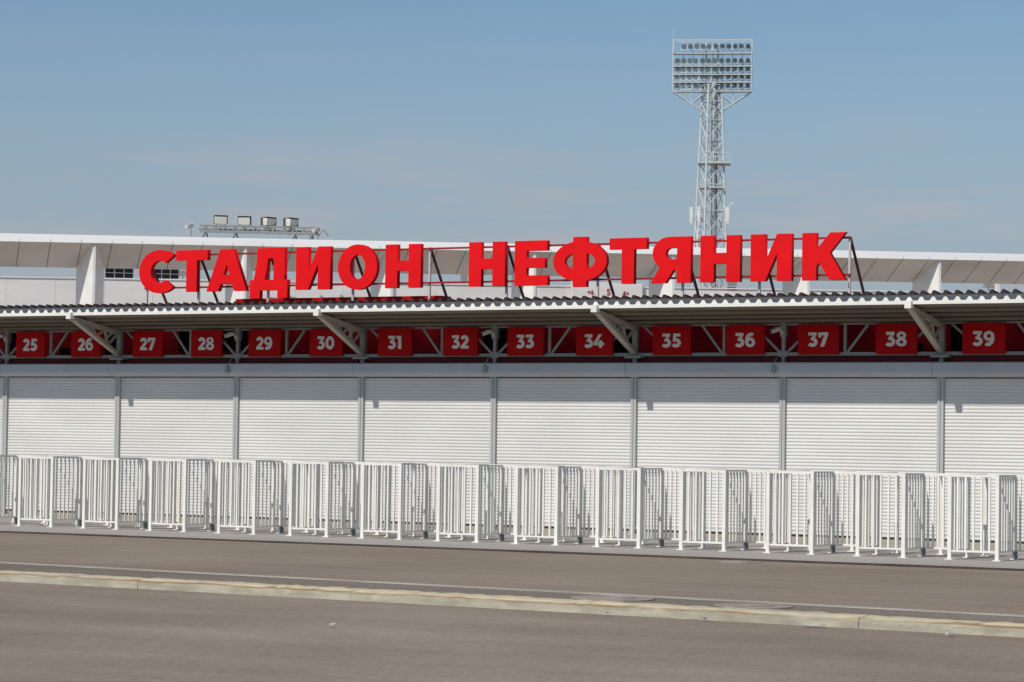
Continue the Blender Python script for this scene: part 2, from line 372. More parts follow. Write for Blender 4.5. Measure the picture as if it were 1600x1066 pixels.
for (x, y, w_, lb) in ((32.62, -24.95, 0.26, 'longest strip of white paper lying at the foot of the kerb'),
                       (34.36, -25.32, 0.09, 'crumpled white scrap by the kerb near the right edge'),
                       (28.45, -28.56, 0.045, 'small pale scrap alone on the parking lot asphalt'),
                       (29.9, -24.75, 0.06, 'small white scrap at the kerb foot near the middle'),
                       (31.2, -24.83, 0.05, 'tiny white scrap at the kerb foot right of the middle')):
    pp = MB(); k = 5
    vs = []
    for i in range(k + 1):
        for s_ in (-1, 1): vs.append((-w_ / 2 + w_ * i / k, s_ * (0.035 + 0.01 * random.random()), 0.012 + 0.03 * random.random()))
    pp.add(vs, [(2 * i, 2 * i + 2, 2 * i + 3, 2 * i + 1) for i in range(k)])
    o = pp.build('paper_scrap', M['paper']); o.location = (x, y, ZR); tag(o, lb, 'litter', 'paper litter by the kerb')

# ---------------------------------------------------------------- entrance pavilion
B0, B1 = -2, 9                                        # posts B0..B1
XL, XR = B0 * W, B1 * W
pav = thing('entrance_pavilion', (12.6, 0, 0), 'long low entrance pavilion with white roller shutters under a corrugated canopy', 'building')
PO = Vector((12.6, 0, 0))


def part(mb, name, m, parent=None, smooth=False):
    mb.v = [(v[0] - 12.6, v[1], v[2]) for v in mb.v]
    return mb.build(name, m, parent or pav, smooth)


def dup(o, dx):
    c = copy_tree(o, o.parent); c.location.x += dx
    return c


# guide posts between the shutters
gp = MB(); gp.box(-0.068, -0.006, -0.075, 0.06, 0, 3.55); gp.box(0.006, 0.068, -0.075, 0.06, 0, 3.55); gp.box(-0.0065, 0.0065, -0.05, 0.05, 0, 3.55)
gp.box(-0.11, 0.11, -0.09, 0.06, 0.0, 0.02)
g0 = part(gp, 'guide_post', M['guide']); g0.location.x = B0 * W
for k in range(B0 + 1, B1 + 1): dup(g0, (k - B0) * W)
# roller shutters: bowed slats, a bottom bar, a lock
sh = MB(); pitch = 0.0735; z = 0.20; prof = []
n_sl = int((3.56 - z) / pitch)
for i in range(n_sl):
    for t, out in ((0.0, 0.0), (0.05, 0.004), (0.30, 0.0145), (0.42, 0.0165), (0.60, 0.0155), (0.94, 0.0085), (0.99, 0.0)):
        prof.append((0.008 - out, z + (i + t) * pitch))
sh.extrude_x(prof, 0.07, W - 0.07)
s0 = part(sh, 'roller_shutter', M['shutter']); s0.location.x = B0 * W
bb = MB(); bb.box(0.07, W - 0.07, -0.022, 0.03, 0.13, 0.195); bb_o = part(bb, 'bottom_bar', M['shutter'], s0); bb_o.location.x = 0
for ch in (bb_o,):
    for v in ch.data.vertices: v.co.x += 0
for k in range(B0 + 1, B1): dup(s0, (k - B0) * W)
# plinth behind and below the shutters
pl = MB(); pl.box(XL, XR, 0.035, 0.5, 0.0, 0.10); part(pl, 'plinth', M['plinth'])
# shutter boxes: folded fascia, one per bay with an open seam
bx = MB(); prof = [(0.0, 3.845), (-0.20, 3.845), (-0.235, 3.825), (-0.25, 3.64), (-0.235, 3.60), (-0.15, 3.525), (0.0, 3.525)]
bx.extrude_x(prof, -0.135, W - 0.143, True)
b0 = part(bx, 'shutter_box', M['box']); b0.location.x = B0 * W
for k in range(B0 + 1, B1): dup(b0, (k - B0) * W)
# small grey box with a cable on every second seam
cb = MB(); cb.box(-0.045, 0.045, -0.31, -0.252, 3.62, 3.76); cb.tube((-0.02, -0.27, 3.76), (0.0, -0.12, 3.95), 0.012, 6)
c0 = part(cb, 'junction_box', M['truss']); c0.location.x = B0 * W - 0.12
for k in range(B0 + 2, B1 + 1, 2): dup(c0, (k - B0) * W)

# recess behind the truss: maroon beam, red inner wall with dark panels, ceiling deck
mb = MB(); mb.box(XL, XR, 0.05, 0.25, 3.55, 3.99); part(mb, 'lintel_beam', M['maroon'])
wl = MB(); wl.box(XL, XR, 2.3, 2.4, 0.0, 5.2); part(wl, 'inner_wall', M['redwall'])
x = XL + 0.4
while x < XR - 2:
    w_ = random.choice((0.5, 0.8, 1.1)); z0 = random.choice((3.0, 4.25, 3.0))
    if random.random() < 0.45: x += w_ + 0.6; continue
    dk = MB(); dk.box(x, x + w_, 2.26, 2.297, z0, random.choice((4.35, 4.9, 4.6)) if z0 < 4 else 4.95); part(dk, 'dark_panel', M['black'])
    x += w_ + random.uniform(0.5, 1.3)
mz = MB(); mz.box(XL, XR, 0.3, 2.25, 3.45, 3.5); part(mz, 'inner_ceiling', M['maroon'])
bd = MB(); bd.box(XL, XR, 2.24, 2.257, 3.6, 4.18); part(bd, 'dark_rail', M['black'])

# canopy: corrugated deck rising to the back, soffit with purlins, white toothed flashing in front
YF = -1.96; YB = 0.85; ZF = 5.035; ZB = 5.24; PER = W / 14; HH = 0.078


def wave(x):
    u = ((x / PER) + 0.5) % 1.0 - 0.5; a = abs(u)
    return HH if a < 0.10 else (0.0 if a > 0.30 else HH * (0.30 - a) / 0.20)


xs = []
i0 = int(XL / PER) - 1; i1 = int(XR / PER) + 1
for i in range(i0, i1 + 1):
    for u in (-0.30, -0.10, 0.10, 0.30): xs.append((i + u) * PER)
rf = MB(); n = len(xs); vs = []
for (y, z) in ((YF, ZF), (YB, ZB)):
    for x in xs: vs.append((x, y, z + wave(x)))
rf.add(vs, [(i, i + 1, n + i + 1, n + i) for i in range(n - 1)])
deck = part(rf, 'roof_deck', M['deck'])
cap = MB(); cap.add([(xs[0], YB - 0.22, ZB + HH - 0.012), (xs[-1], YB - 0.22, ZB + HH - 0.012), (xs[-1], YB + 0.05, ZB + HH + 0.012), (xs[0], YB + 0.05, ZB + HH + 0.012), (xs[-1], YB + 0.05, ZB - 0.1), (xs[0], YB + 0.05, ZB - 0.1)],
                        [(0, 1, 2, 3), (3, 2, 4, 5)])
part(cap, 'ridge_flashing', M['deck'], deck)
rd = MB(); zc = ZB + HH + 0.013
vs = [(x, YB + 0.06, zc + wave(x) * 1.15 + 0.008) for x in xs] + [(x, YB + 0.06, zc - 0.06) for x in xs] + [(x, YB + 0.9, zc + wave(x) * 1.15 - 0.09) for x in xs]
rd.add(vs, [(i, i + 1, n + i + 1, n + i) for i in range(n - 1)] + [(i, i + 1, 2 * n + i + 1, 2 * n + i) for i in range(n - 1)])
part(rd, 'ridge_closure', M['ridge'], deck)
fl = MB(); fl.box(xs[0], xs[-1], YF - 0.03, YF + 0.0, ZF - 0.075, ZF - 0.002)
vs = [(x, YF - 0.024, ZF + wave(x) - 0.004) for x in xs] + [(x, YF - 0.024, ZF - 0.004) for x in xs]
fl.add(vs, [(i, i + 1, n + i + 1, n + i) for i in range(n - 1)])
part(fl, 'front_flashing', M['white_steel'])
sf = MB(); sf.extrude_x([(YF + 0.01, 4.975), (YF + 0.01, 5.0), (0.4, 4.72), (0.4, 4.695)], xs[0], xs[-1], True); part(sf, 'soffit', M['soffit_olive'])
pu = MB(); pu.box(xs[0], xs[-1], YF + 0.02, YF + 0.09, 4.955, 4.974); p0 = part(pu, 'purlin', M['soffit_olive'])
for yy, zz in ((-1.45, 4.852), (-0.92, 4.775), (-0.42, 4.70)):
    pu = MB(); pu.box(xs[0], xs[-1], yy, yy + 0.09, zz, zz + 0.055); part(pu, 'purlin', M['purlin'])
# flat roof behind the ridge, and its red parapet board
br = MB(); br.box(XL, XR, YB + 0.12, 1.15, 5.15, 5.25); br.box(XL, XR, 2.2, 7.0, 5.15, 5.25)
x = XL; n_sk = 0
while x < XR - 0.1:                                   # unseen translucent sheets between solid ones, added to brighten the red recess
    w_ = (0.9, 1.1)[n_sk % 2]
    if n_sk % 2: br.box(x, min(XR, x + w_), 1.151, 2.199, 5.15, 5.25)
    else:
        sk = MB(); sk.box(x + 0.001, min(XR, x + w_) - 0.001, 1.151, 2.199, 5.205, 5.215); part(sk, 'light_fill_sheet', M['light_fill_sheet'])
    x += w_; n_sk += 1
part(br, 'rear_roof', M['deck'])
bw = MB(); bw.box(XL, XR, 6.8, 7.0, 0, 5.14); part(bw, 'rear_wall', M['stand_white'])
rp = MB(); rp.box(4.99, 11.15, 3.0, 3.5, 5.26, 5.625); rp.box(5.25, 10.9, 2.97, 2.999, 5.26, 5.53); part(rp, 'red_parapet', M['sign'])

# truss in front of the recess, one frame per bay
ZT, ZBt = 4.655, 4.035


def truss(k):
    t = MB(); x0 = k * W; odd = k % 2
    def X(u): return x0 + (u if odd else 1 - u) * W
    t.box(x0 + 0.0, x0 + W, -0.03, 0.03, ZT, ZT + 0.04)
    t.box(x0 + 0.0, x0 + W, -0.035, 0.035, ZBt - 0.045, ZBt + 0.03)
    t.box(X(0.605) - 0.03, X(0.605) + 0.03, -0.026, 0.026, ZBt, ZT)
    for ua, ub in ((0.06, 0.26), (0.46, 0.595), (0.80, 0.985)):
        t.bar((X(ua), 0, ZT), (X(ub), 0, ZBt), 0.05, 0.05, up=(0, 1, 0))
    for u in (0.3, 0.5, 0.75):
        t.box(X(u) - 0.02, X(u) + 0.02, -0.02, 0.02, ZT + 0.04, 4.72)
    return part(t, 'truss', M['truss'])


for k in range(B0, B1): truss(k)
# columns at every post: slim with a hanger on even posts, foot plate under the brackets on odd ones
for k in range(B0, B1 + 1):
    c_ = MB()
    if k % 2:
        c_.box(k * W - 0.06, k * W + 0.06, -0.06, 0.06, 3.99, 4.72)
        c_.box(k * W - 0.045, k * W + 0.045, -0.05, 0.05, 3.846, 3.99)
        c_.box(k * W - 0.20, k * W + 0.20, -0.16, 0.10, 3.945, 3.985)
    else:
        c_.box(k * W - 0.035, k * W + 0.035, -0.05, 0.04, 3.846, 4.45)
        c_.box(k * W - 0.065, k * W + 0.065, -0.07, 0.06, 4.40, 4.72)
        c_.box(k * W - 0.11, k * W + 0.11, -0.055, -0.036, 3.97, 4.09)
    part(c_, 'column', M['truss'])
# canopy brackets
for k in range(B0 + 1, B1 + 1, 2):
    b_ = MB(); xk = k * W
    b_.bar((xk, -2.03, 4.945), (xk, -0.08, 4.08), 0.13, 0.085)
    b_.bar((xk, -2.0, 4.90), (xk, -0.08, 4.62), 0.11, 0.10)
    for (ya, za, yb, zb) in ((-1.2, 4.78, -0.95, 4.50), (-0.95, 4.50, -0.62, 4.69), (-0.62, 4.69, -0.5, 4.30), (-0.5, 4.3, -0.10, 4.60)):
        b_.bar((xk, ya, za), (xk, yb, zb), 0.05, 0.05)
    b_.add([(xk - 0.012, -1.9, 4.90), (xk - 0.012, -1.15, 4.76), (xk - 0.012, -1.15, 4.56), (xk + 0.012, -1.9, 4.90), (xk + 0.012, -1.15, 4.76), (xk + 0.012, -1.15, 4.56)],
           [(0, 1, 2), (5, 4, 3), (0, 3, 4, 1), (1, 4, 5, 2), (2, 5, 3, 0)])
    bo = part(b_, 'canopy_bracket', M['cream'])
    e_ = MB(); e_.box(xk - 0.07, xk + 0.07, -2.08, -1.93, 4.875, 5.03); part(e_, 'end_cap', M['white_steel'], bo)

# ---------------------------------------------------------------- number signs hung on the truss


def arc(cx, cz, rx, rz, a0, a1, n=28):
    return [(cx + rx * math.cos(rad(a0 + (a1 - a0) * i / n)), cz + rz * math.sin(rad(a0 + (a1 - a0) * i / n))) for i in range(n + 1)]


def stroke(path, t):
    """closed outline of a flat-ended stroke of thickness t along path"""
    L, R_ = [], []
    for i, p in enumerate(path):
        a = Vector(path[max(0, i - 1)]); b = Vector(path[min(len(path) - 1, i + 1)]); d = (b - a).normalized(); nrm = Vector((-d.y, d.x)) * t / 2
        L.append((p[0] + nrm.x, p[1] + nrm.y)); R_.append((p[0] - nrm.x, p[1] - nrm.y))
    return L + R_[::-1]


def ring(cx, cz, rx, rz, ix, iz): return [arc(cx, cz, rx, rz, 0, 360, 40)[:-1], arc(cx, cz, ix, iz, 0, 360, 32)[:-1]]


def digit(c):
    """heavy geometric numerals: list of pieces, each a list of outlines; height 1"""
    T = .245
    if c == '0': return .80, [ring(.40, .5, .40, .51, .155, .275)]
    if c == '1': return .42, [[[(.15, 0), (.15, .79), (0, .79), (0, 1), (.42, 1), (.42, 0)]]]
    if c == '2': return .70, [[stroke(arc(.345, .67, .225, .215, 168, -38, 24) + [(.15, .12)], T)], [[(.03, 0), (.03, .215), (.70, .215), (.70, 0)]]]
    if c == '3': return .72, [[[(.05, .79), (.05, 1), (.66, 1), (.66, .83), (.47, .58), (.24, .58), (.39, .79)]], [stroke(arc(.335, .325, .265, .215, 82, -148, 26), T)], [[(.22, .44), (.22, .62), (.42, .655), (.42, .44)]]]
    if c == '4': return .84, [[[(.0, .19), (.0, .36), (.40, 1), (.67, 1), (.29, .39), (.84, .39), (.84, .19)]], [[(.44, 0), (.44, .55), (.69, .55), (.69, 0)]]]
    if c == '5': return .72, [[[(.10, .42), (.14, 1), (.68, 1), (.68, .79), (.345, .79), (.335, .60), (.20, .42)]], [stroke(arc(.335, .33, .265, .21, 105, -148, 28), T)]]
    if c == '6': return .76, [ring(.39, .33, .37, .34, .14, .135), [stroke([(.135, .36)] + arc(.455, .47, .325, .42, 180, 62, 20), T)]]
    if c == '7': return .74, [[[(.0, .64), (.0, 1), (.74, 1), (.74, .83), (.42, 0), (.14, 0), (.45, .79), (.22, .79), (.22, .64)]]]
    if c == '8': return .76, [ring(.38, .285, .38, .295, .145, .115), ring(.38, .745, .335, .265, .125, .10)]
    w, ps = digit('6'); return w, [[[(w - x, 1 - z) for x, z in pl] for pl in p] for p in ps]


def numerals(txt, h, depth, m, parent):
    x = 0; objs = []; k = 0
    for c in txt:
        w, pieces = digit(c)
        for p in pieces:
            objs.append(curve_mesh('numeral', [[((x + a) * h, b * h) for a, b in pl] for pl in p], depth + 0.0015 * k, m)); k += 1
        x += w + .07
    tot = (x - .07) * h; bm = bmesh.new(); k = 0
    for o in objs:
        me = o.data; me.transform(Matrix.Translation((-tot / 2, -0.0015 * k, -h / 2))); bm.from_mesh(me); bpy.data.objects.remove(o); k += 1
    me = bpy.data.meshes.new('number'); bm.to_mesh(me); bm.free(); me.materials.append(m)
    o = bpy.data.objects.new('number', me); C.objects.link(o); o.parent = parent
    return o


num = 25
for k in range(0, 8):
    for u in (((0.105, 0.365), (0.60, 0.856)) if k % 2 == 0 else ((0.135, 0.392), (0.632, 0.885))):
        if num > 39: break
        xa, xb = (k + u[0]) * W, (k + u[1]) * W
        o = thing('number_sign', ((xa + xb) / 2, -0.06, 4.0), 'dark red square sign reading %d hung on the truss under the canopy' % num, 'sign', 'numbered signs under the canopy'); o.rotation_euler = (rad(random.uniform(-1, 1)), rad(random.uniform(-.5, .5)), rad(random.uniform(-.6, .6)))
        b_ = MB(); h = (xb - xa) / 2; b_.box(-h, h, -0.06, 0.0, 0.015, 0.665); b_.build('board', M['sign'], o)
        t_ = numerals(str(num), 0.31, 0.012, M['digit'], o); t_.location = (0.0, -0.074, 0.335)
        num += 1

# security cameras on the even columns
for k, lb in ((0, 'white security camera at the far left column beside the sign 25'), (2, 'white security camera on the column between signs 28 and 29'),
              (4, 'white security camera on the column between signs 32 and 33'), (6, 'white security camera on the column between signs 36 and 37')):
    o = thing('security_camera', (k * W - 0.02, -0.08, 4.50), lb, 'camera', 'security cameras under the canopy'); o.scale = (0.72, 0.72, 0.72)
    a = MB(); a.bar((0, 0, 0.02), (-0.06, -0.22, 0.06), 0.04, 0.04); a.box(-0.05, 0.05, -0.02, 0.01, -0.06, 0.08); a.build('bracket', M['camera_white'], o)
    a = MB(); a.tube((0.02, -0.18, 0.10), (-0.16, -0.46, 0.0), 0.065, 12); a.box(-0.10, 0.06, -0.34, -0.16, 0.10, 0.13); a.build('body', M['camera_white'], o)
    a = MB(); a.tube((-0.159, -0.458, 0.0), (-0.17, -0.475, -0.006), 0.05, 12); a.build('lens', M['glass'], o)

# ---------------------------------------------------------------- rooftop letters
YL = 2.0; HL = 1.07


def glyph(c):
    """outlines on a unit box"""
    if c == 'Н': t = .345; return [[(0, 0), (0, 1), (t, 1), (t, .625), (1 - t, .625), (1 - t, 1), (1, 1), (1, 0), (1 - t, 0), (1 - t, .39), (t, .39), (t, 0)]]
    if c == 'Т': return [[(0, 1), (1, 1), (1, .755), (.665, .755), (.665, 0), (.33, 0), (.33, .755), (0, .755)]]
    if c == 'А': return [[(0, 0), (.335, 1), (.665, 1), (1, 0), (.69, 0), (.635, .165), (.355, .165), (.30, 0)], [(.42, .385), (.575, .385), (.50, .63)]]
    if c == 'Д': return [[(0, .25), (.095, .25), (.165, .55), (.19, 1), (.915, 1), (.915, .25), (1, .25), (1, -.185), (.735, -.185), (.735, 0), (.27, 0), (.27, -.185), (0, -.185)],
                         [(.385, .25), (.45, .50), (.475, .755), (.625, .755), (.625, .25)]]
    if c == 'И': t = .36; return [[(0, 0), (0, 1), (t, 1), (t, .41), (1 - t, 1), (1, 1), (1, 0), (1 - t, 0), (1 - t, .59), (t, 0)]]
    if c == 'О': return [arc(.5, .5, .5, .525, 0, 360, 64)[:-1], arc(.5, .5, .195, .285, 0, 360, 48)[:-1]]
    if c == 'С':
        return [arc(.60, .5, .60, .525, 47, 313, 52) + arc(.60, .5, .262, .265, 309, 51, 44)]
    if c == 'Е': t = .36; return [[(0, 0), (0, 1), (.985, 1), (.985, .775), (t, .775), (t, .615), (.92, .615), (.92, .395), (t, .395), (t, .225), (1, .225), (1, 0)]]
    if c == 'Ф':
        rx, rz, cz, s_ = .5, .445, .515, .128
        e = math.degrees(math.acos(s_ / rx))
        out = [(.5 + s_, 1.055)] + arc(.5, cz, rx, rz, e, -e, 40) + [(.5 + s_, -.05), (.5 - s_, -.05)] + arc(.5, cz, rx, rz, 180 + e, 180 - e, 40) + [(.5 - s_, 1.055)]
        r2x, r2z = .285, .195; e2 = math.degrees(math.acos(s_ / r2x))
        return [out, arc(.5, cz, r2x, r2z, -e2, e2, 24), arc(.5, cz, r2x, r2z, 180 - e2, 180 + e2, 24)]
    if c == 'Я':
        out = [(1, 0), (1, 1)] + arc(.46, .645, .42, .355, 90, 215, 30) + [(.215, .335), (0, 0), (.37, 0), (.575, .285), (.655, .285), (.655, 0)]
        return [out, [(.655, .755)] + arc(.49, .635, .115, .12, 90, 270, 16) + [(.655, .515)]]
    if c == 'К': t = .33; return [[(0, 0), (0, 1), (t, 1), (t, .655), (.645, 1), (1.0, 1), (.64, .575), (1.0, 0), (.635, 0), (.395, .365), (t, .29), (t, 0)]]


sign = thing('rooftop_sign', (12.4, YL, 5.25), 'big red rooftop letters reading СТАДИОН НЕФТЯНИК on a steel frame above the canopy', 'sign')
LET = [('С', 2.636, 3.729), ('Т', 3.811, 4.80), ('А', 4.777, 6.02), ('Д', 6.122, 7.26), ('И', 7.509, 8.53), ('О', 8.755, 9.90), ('Н', 10.136, 11.15),
       ('Н', 12.503, 13.50), ('Е', 13.765, 14.66), ('Ф', 14.805, 16.23), ('Т', 16.30, 17.27), ('Я', 17.382, 18.40), ('Н', 18.641, 19.64), ('И', 19.898, 20.91), ('К', 21.162, 22.21)]
for c, a, b_ in LET:
    polys = [[(x * (b_ - a), z * HL) for x, z in pl] for pl in glyph(c)]
    o = curve_mesh('letter', polys, 0.13, M['letter'], sign); o.location = (a - 12.4, 0, 5.765 - 5.25)
fr = MB()
for z in (6.72, 5.885): fr.bar((2.72 - 12.4, 0.155, z - 5.25), (22.27 - 12.4, 0.155, z - 5.25), 0.045, 0.045)
fr.build('rail', M['frame_red'], sign)
for px in (2.75, 4.39, 6.55, 9.08, 11.29, 13.44, 15.9, 18.11, 20.04, 22.23):
    p_ = MB(); p_.bar((px - 12.4, 0.205, 0), (px - 12.4, 0.205, 6.76 - 5.25), 0.05, 0.05); p_.build('post', M['frame_pale'], sign)
    p_ = MB(); p_.bar((px - 12.4, 0.235, 6.72 - 5.25), (px - 12.4, 1.25, 0.03), 0.05, 0.05, up=(0, 1, 0)); p_.build('strut', M['frame_dark'], sign)

# ---------------------------------------------------------------- entry lane barriers
X0, YB0, IW, HF = 6.2898, -7.0, 0.897, 1.557
LBL = {}


def posts_spec(): return [(0, 0), (IW, 0), (0, 1), (IW, 1), (0, 2), (IW, 2)]


bar0 = thing('entry_barrier', (X0, YB0, 0), 'x', 'barrier', 'white entry lane barriers')
R2 = 0.034
for (x, y) in posts_spec():
    p_ = MB(); p_.box(x - R2, x + R2, y - R2, y + R2, 0.015, HF - 0.001); p_.box(x - 0.075, x + 0.075, y - 0.075, y + 0.075, 0.0, 0.0145)
    po = p_.build('post', M['barrier'], bar0)
    if x > 0.1 and y == 1:
        s_ = MB(); s_.box(x - R2 - 0.008, x + R2 + 0.008, y - R2 - 0.008, y + R2 + 0.008, 0.015, 0.15); s_.build('foot_sleeve', M['sleeve'], po)


def panel(name, p, q, pitch, z0=0.16, z1=HF, parent=bar0, pr=0.018, round_=False):
    p = Vector(p); q = Vector(q); L = (q - p).length; d = (q - p) / L; m = MB()
    a = p + d * (R2 + 0.001); b = q - d * (R2 + 0.001)
    m.bar(a + Vector((0, 0, z1 - (0.018 if round_ else 0.026))), b + Vector((0, 0, z1 - (0.018 if round_ else 0.026))), 0.05, 0.03 if round_ else 0.048)
    m.bar(a + Vector((0, 0, z0)), b + Vector((0, 0, z0)), 0.035, 0.035)
    k = max(1, round(L / pitch))
    for i in range(1, k):
        c = p + d * (L * i / k)
        if round_: m.tube(c + Vector((0, 0, z0 + 0.016)), c + Vector((0, 0, z1 - 0.034)), 0.02, 10); continue
        m.box(c.x - pr, c.x + pr, c.y - pr, c.y + pr, z0 + 0.0165, z1 - 0.0505)
    return m.build(name, M['barrier'], parent)


panel('front_panel', (0, 0, 0), (IW, 0, 0), 0.15)
panel('side_panel', (IW, 0, 0), (IW, 1, 0), 0.143, round_=True)
panel('side_panel', (0, 0, 0), (0, 1, 0), 0.143, round_=True)
panel('gate_leaf', (IW, 1, 0), (1.8, 1, 0), 0.10)
tr = MB()
for x in (0, IW): tr.bar((x, 1 + R2 + 0.001, HF - 0.018), (x, 2 - R2 - 0.001, HF - 0.018), 0.05, 0.03)
tr.bar((R2 + 0.001, 2, HF - 0.03), (IW - R2 - 0.001, 2, HF - 0.03), 0.05, 0.056)
tr.build('top_rail', M['barrier'], bar0)
ANCH = ['leftmost, cut by the left edge of the photo', 'first complete one from the left', 'second complete one from the left', 'third complete one from the left', 'fourth complete one from the left',
        'fifth complete one from the left', 'sixth complete one from the left, left of the middle', 'seventh complete one from the left, at the middle', 'eighth complete one from the left, right of the middle', 'ninth complete one from the left',
        'fifth complete one from the right', 'fourth complete one from the right', 'third complete one from the right', 'second complete one from the right', 'rightmost, cut by the right edge']
KS = list(range(-1, 14))
for i, k in enumerate(KS):
    o = bar0 if i == 0 else copy_tree(bar0)
    o.location = (X0 + 1.8 * k + random.uniform(-.012, .012), YB0 + random.uniform(-.012, .012), 0); o.rotation_euler = (0, 0, rad(random.uniform(-.5, .5)))
    o['label'] = 'white barred entry barrier, ' + ANCH[i]

# ---------------------------------------------------------------- stadium stand behind
ST_N = Vector((-0.68835458, 0.72537437, 0)); ST_R = Vector((0.72537437, 0.68835458, 0))
so = CAM + ST_N * 125; so.z = 0
st_rz = math.atan2(ST_R.y, ST_R.x)
stand = thing('stadium_stand', so, 'white stadium stand with overhanging roof and wedge pylons behind the red letters', 'stadium', rz=st_rz)
SL = 0.0143
SA, SB = -16.8, 84.0


def zs(s): return SL * s


def prism_s(mb, prof, s0, s1, closed=True):
    """(d, z) profile swept along the stand, rising with its slope"""
    n = len(prof)
    vs = [(s0, d, z + zs(s0)) for d, z in prof] + [(s1, d, z + zs(s1)) for d, z in prof]
    fs = [(i, i + 1, n + i + 1, n + i) for i in range(n - 1)]
    if closed: fs += [(n - 1, 0, n, 2 * n - 1), tuple(range(n))[::-1], tuple(range(n, 2 * n))]
    mb.add(vs, fs)


r_ = MB(); prism_s(r_, [(0, 11.055), (0.14, 11.41), (0.20, 11.44), (2.4, 11.30), (2.4, 10.06), (2.22, 10.0), (0.12, 11.02)], SA, SB)
roof = r_.build('roof', [M['fascia'], M['soffit']], stand)
for p in roof.data.polygons:
    if p.normal.z < -0.2 and abs(p.normal.x) < 0.5: p.material_index = 1
j_ = MB(); s_ = SA + 0.75
while s_ < SB:
    j_.add([(s_ - .014, 0.13, 11.006 + zs(s_)), (s_ + .014, 0.13, 11.006 + zs(s_)), (s_ + .014, 2.2, 10.0 + zs(s_)), (s_ - .014, 2.2, 10.0 + zs(s_))], [(0, 1, 2, 3)])
    j_.add([(s_ - .01, -0.006, 11.06 + zs(s_)), (s_ + .01, -0.006, 11.06 + zs(s_)), (s_ + .01, 0.04, 11.18 + zs(s_)), (s_ - .01, 0.04, 11.18 + zs(s_))], [(0, 1, 2, 3)])
    s_ += 1.44
j_.build('soffit_joint', M['joint'], roof)
w_ = MB(); prism_s(w_, [(6.0, 0), (6.0, 9.70), (6.3, 9.70), (6.3, 0)], SA, 61.2); wall = w_.build('wall', M['stand_white'], stand)
w_ = MB(); prism_s(w_, [(6.0, 0), (6.0, 8.4), (6.3, 8.4), (6.3, 0)], 61.2, SB); w_.build('wall', M['stand_white'], stand)
c_ = MB(); prism_s(c_, [(5.95, 9.701), (5.95, 9.77), (6.35, 9.77), (6.35, 9.701)], SA, 61.2); c_.build('coping', M['fascia'], wall)
s_ = SA + 1
while s_ < 59:
    wj = MB(); wj.box(s_ - .012, s_ + .012, 5.99, 5.9985, 7.0 + zs(s_), 9.66 + zs(s_)); wj.build('panel_joint', M['soffit'], wall); s_ += 2.4
for k in range(-3, 10):
    s_ = 11.94 + 7.2 * k; h = 0.66; z1 = zs(s_)
    f_ = MB()
    top = [(s_ - .06, 0.10, 11.03 + z1), (s_ + .06, 0.10, 11.03 + z1), (s_ + h, 2.1, 10.06 + z1), (s_ - h, 2.1, 10.06 + z1)]
    bot = [(s_ - .06, 0.10, 0), (s_ + .06, 0.10, 0), (s_ + h, 2.1, 0), (s_ - h, 2.1, 0)]
    f_.add(top + bot, [(0, 1, 2, 3), (7, 6, 5, 4), (0, 4, 5, 1), (1, 5, 6, 2), (2, 6, 7, 3), (3, 7, 4, 0)])
    f_.build('pylon', M['pylon'], stand)


def far(s_, z):
    """same sight line as (s_, z) at depth 2.1, moved back to the rear wall"""
    return s_ * 131.2 / 127.1, (z - CAM.z) * 131.2 / 127.1 + CAM.z


def window(sa, sb, za, zb, cols):
    sa, za = far(sa, za); sb, zb = far(sb, zb)
    f_ = MB(); f_.box(sa, sb, 6.12, 6.28, za - .1, zb); wo = f_.build('window', M['glass'], stand)
    m_ = MB(); m_.box(sa, sb, 6.105, 6.119, (za + zb) / 2 - .015, (za + zb) / 2 + .015)
    for i in range(cols + 1):
        x_ = sa + (sb - sa) * i / cols; m_.box(x_ - .018, x_ + .018, 6.10, 6.1185, za, zb)
    m_.build('mullion', M['bar'], wo)


window(12.65, 14.0, 9.72, 10.22, 3); window(14.95, 16.2, 9.74, 10.24, 3)
for sa, sb, za, zb in ((16.25, 16.55, 9.93, 10.17), (16.9, 17.2, 9.95, 10.2), (30.25, 30.58, 10.12, 10.47), (58.5, 59.05, 10.62, 10.86)):
    sa, za = far(sa, za); sb, zb = far(sb, zb)
    f_ = MB(); f_.box(sa, sb, 6.05, 6.28, za, zb); f_.box((sa + sb) / 2 - .02, (sa + sb) / 2 + .02, 6.15, 6.2, za - .3, za); f_.build('speaker', M['bar'], stand)
f_ = MB(); f_.box(61.0, 61.2, 5.9, 6.3, 9.4, 11.2); f_.build('end_post', M['pylon'], stand)
bp_ = MB(); bp_.box(37.05, 40.9, 5.80, 5.94, 9.3, 10.5); board = bp_.build('sector_board', M['fascia'], stand)
for s_, tx, sz in ((39.05, '5', 0.46), (38.07, '<6', 0.32), (40.0, '4>', 0.32)):
    t_ = text_mesh('sector_number', tx, sz, 0.02, M['sign'], board, bold=0.004); t_.location = (s_, 5.775, 9.98 if tx == '5' else 9.95)
rm = MB(); rm.box(45.65, 46.15, 6.0, 6.1, 10.3, 10.36); rm.box(45.65, 46.15, 6.0, 6.1, 10.42, 10.49); rm.build('red_plate', M['sign'], stand)
rm = MB(); rm.box(45.7, 46.2, 6.05, 6.25, 10.56, 10.82); rm.build('speaker', M['bar'], stand)

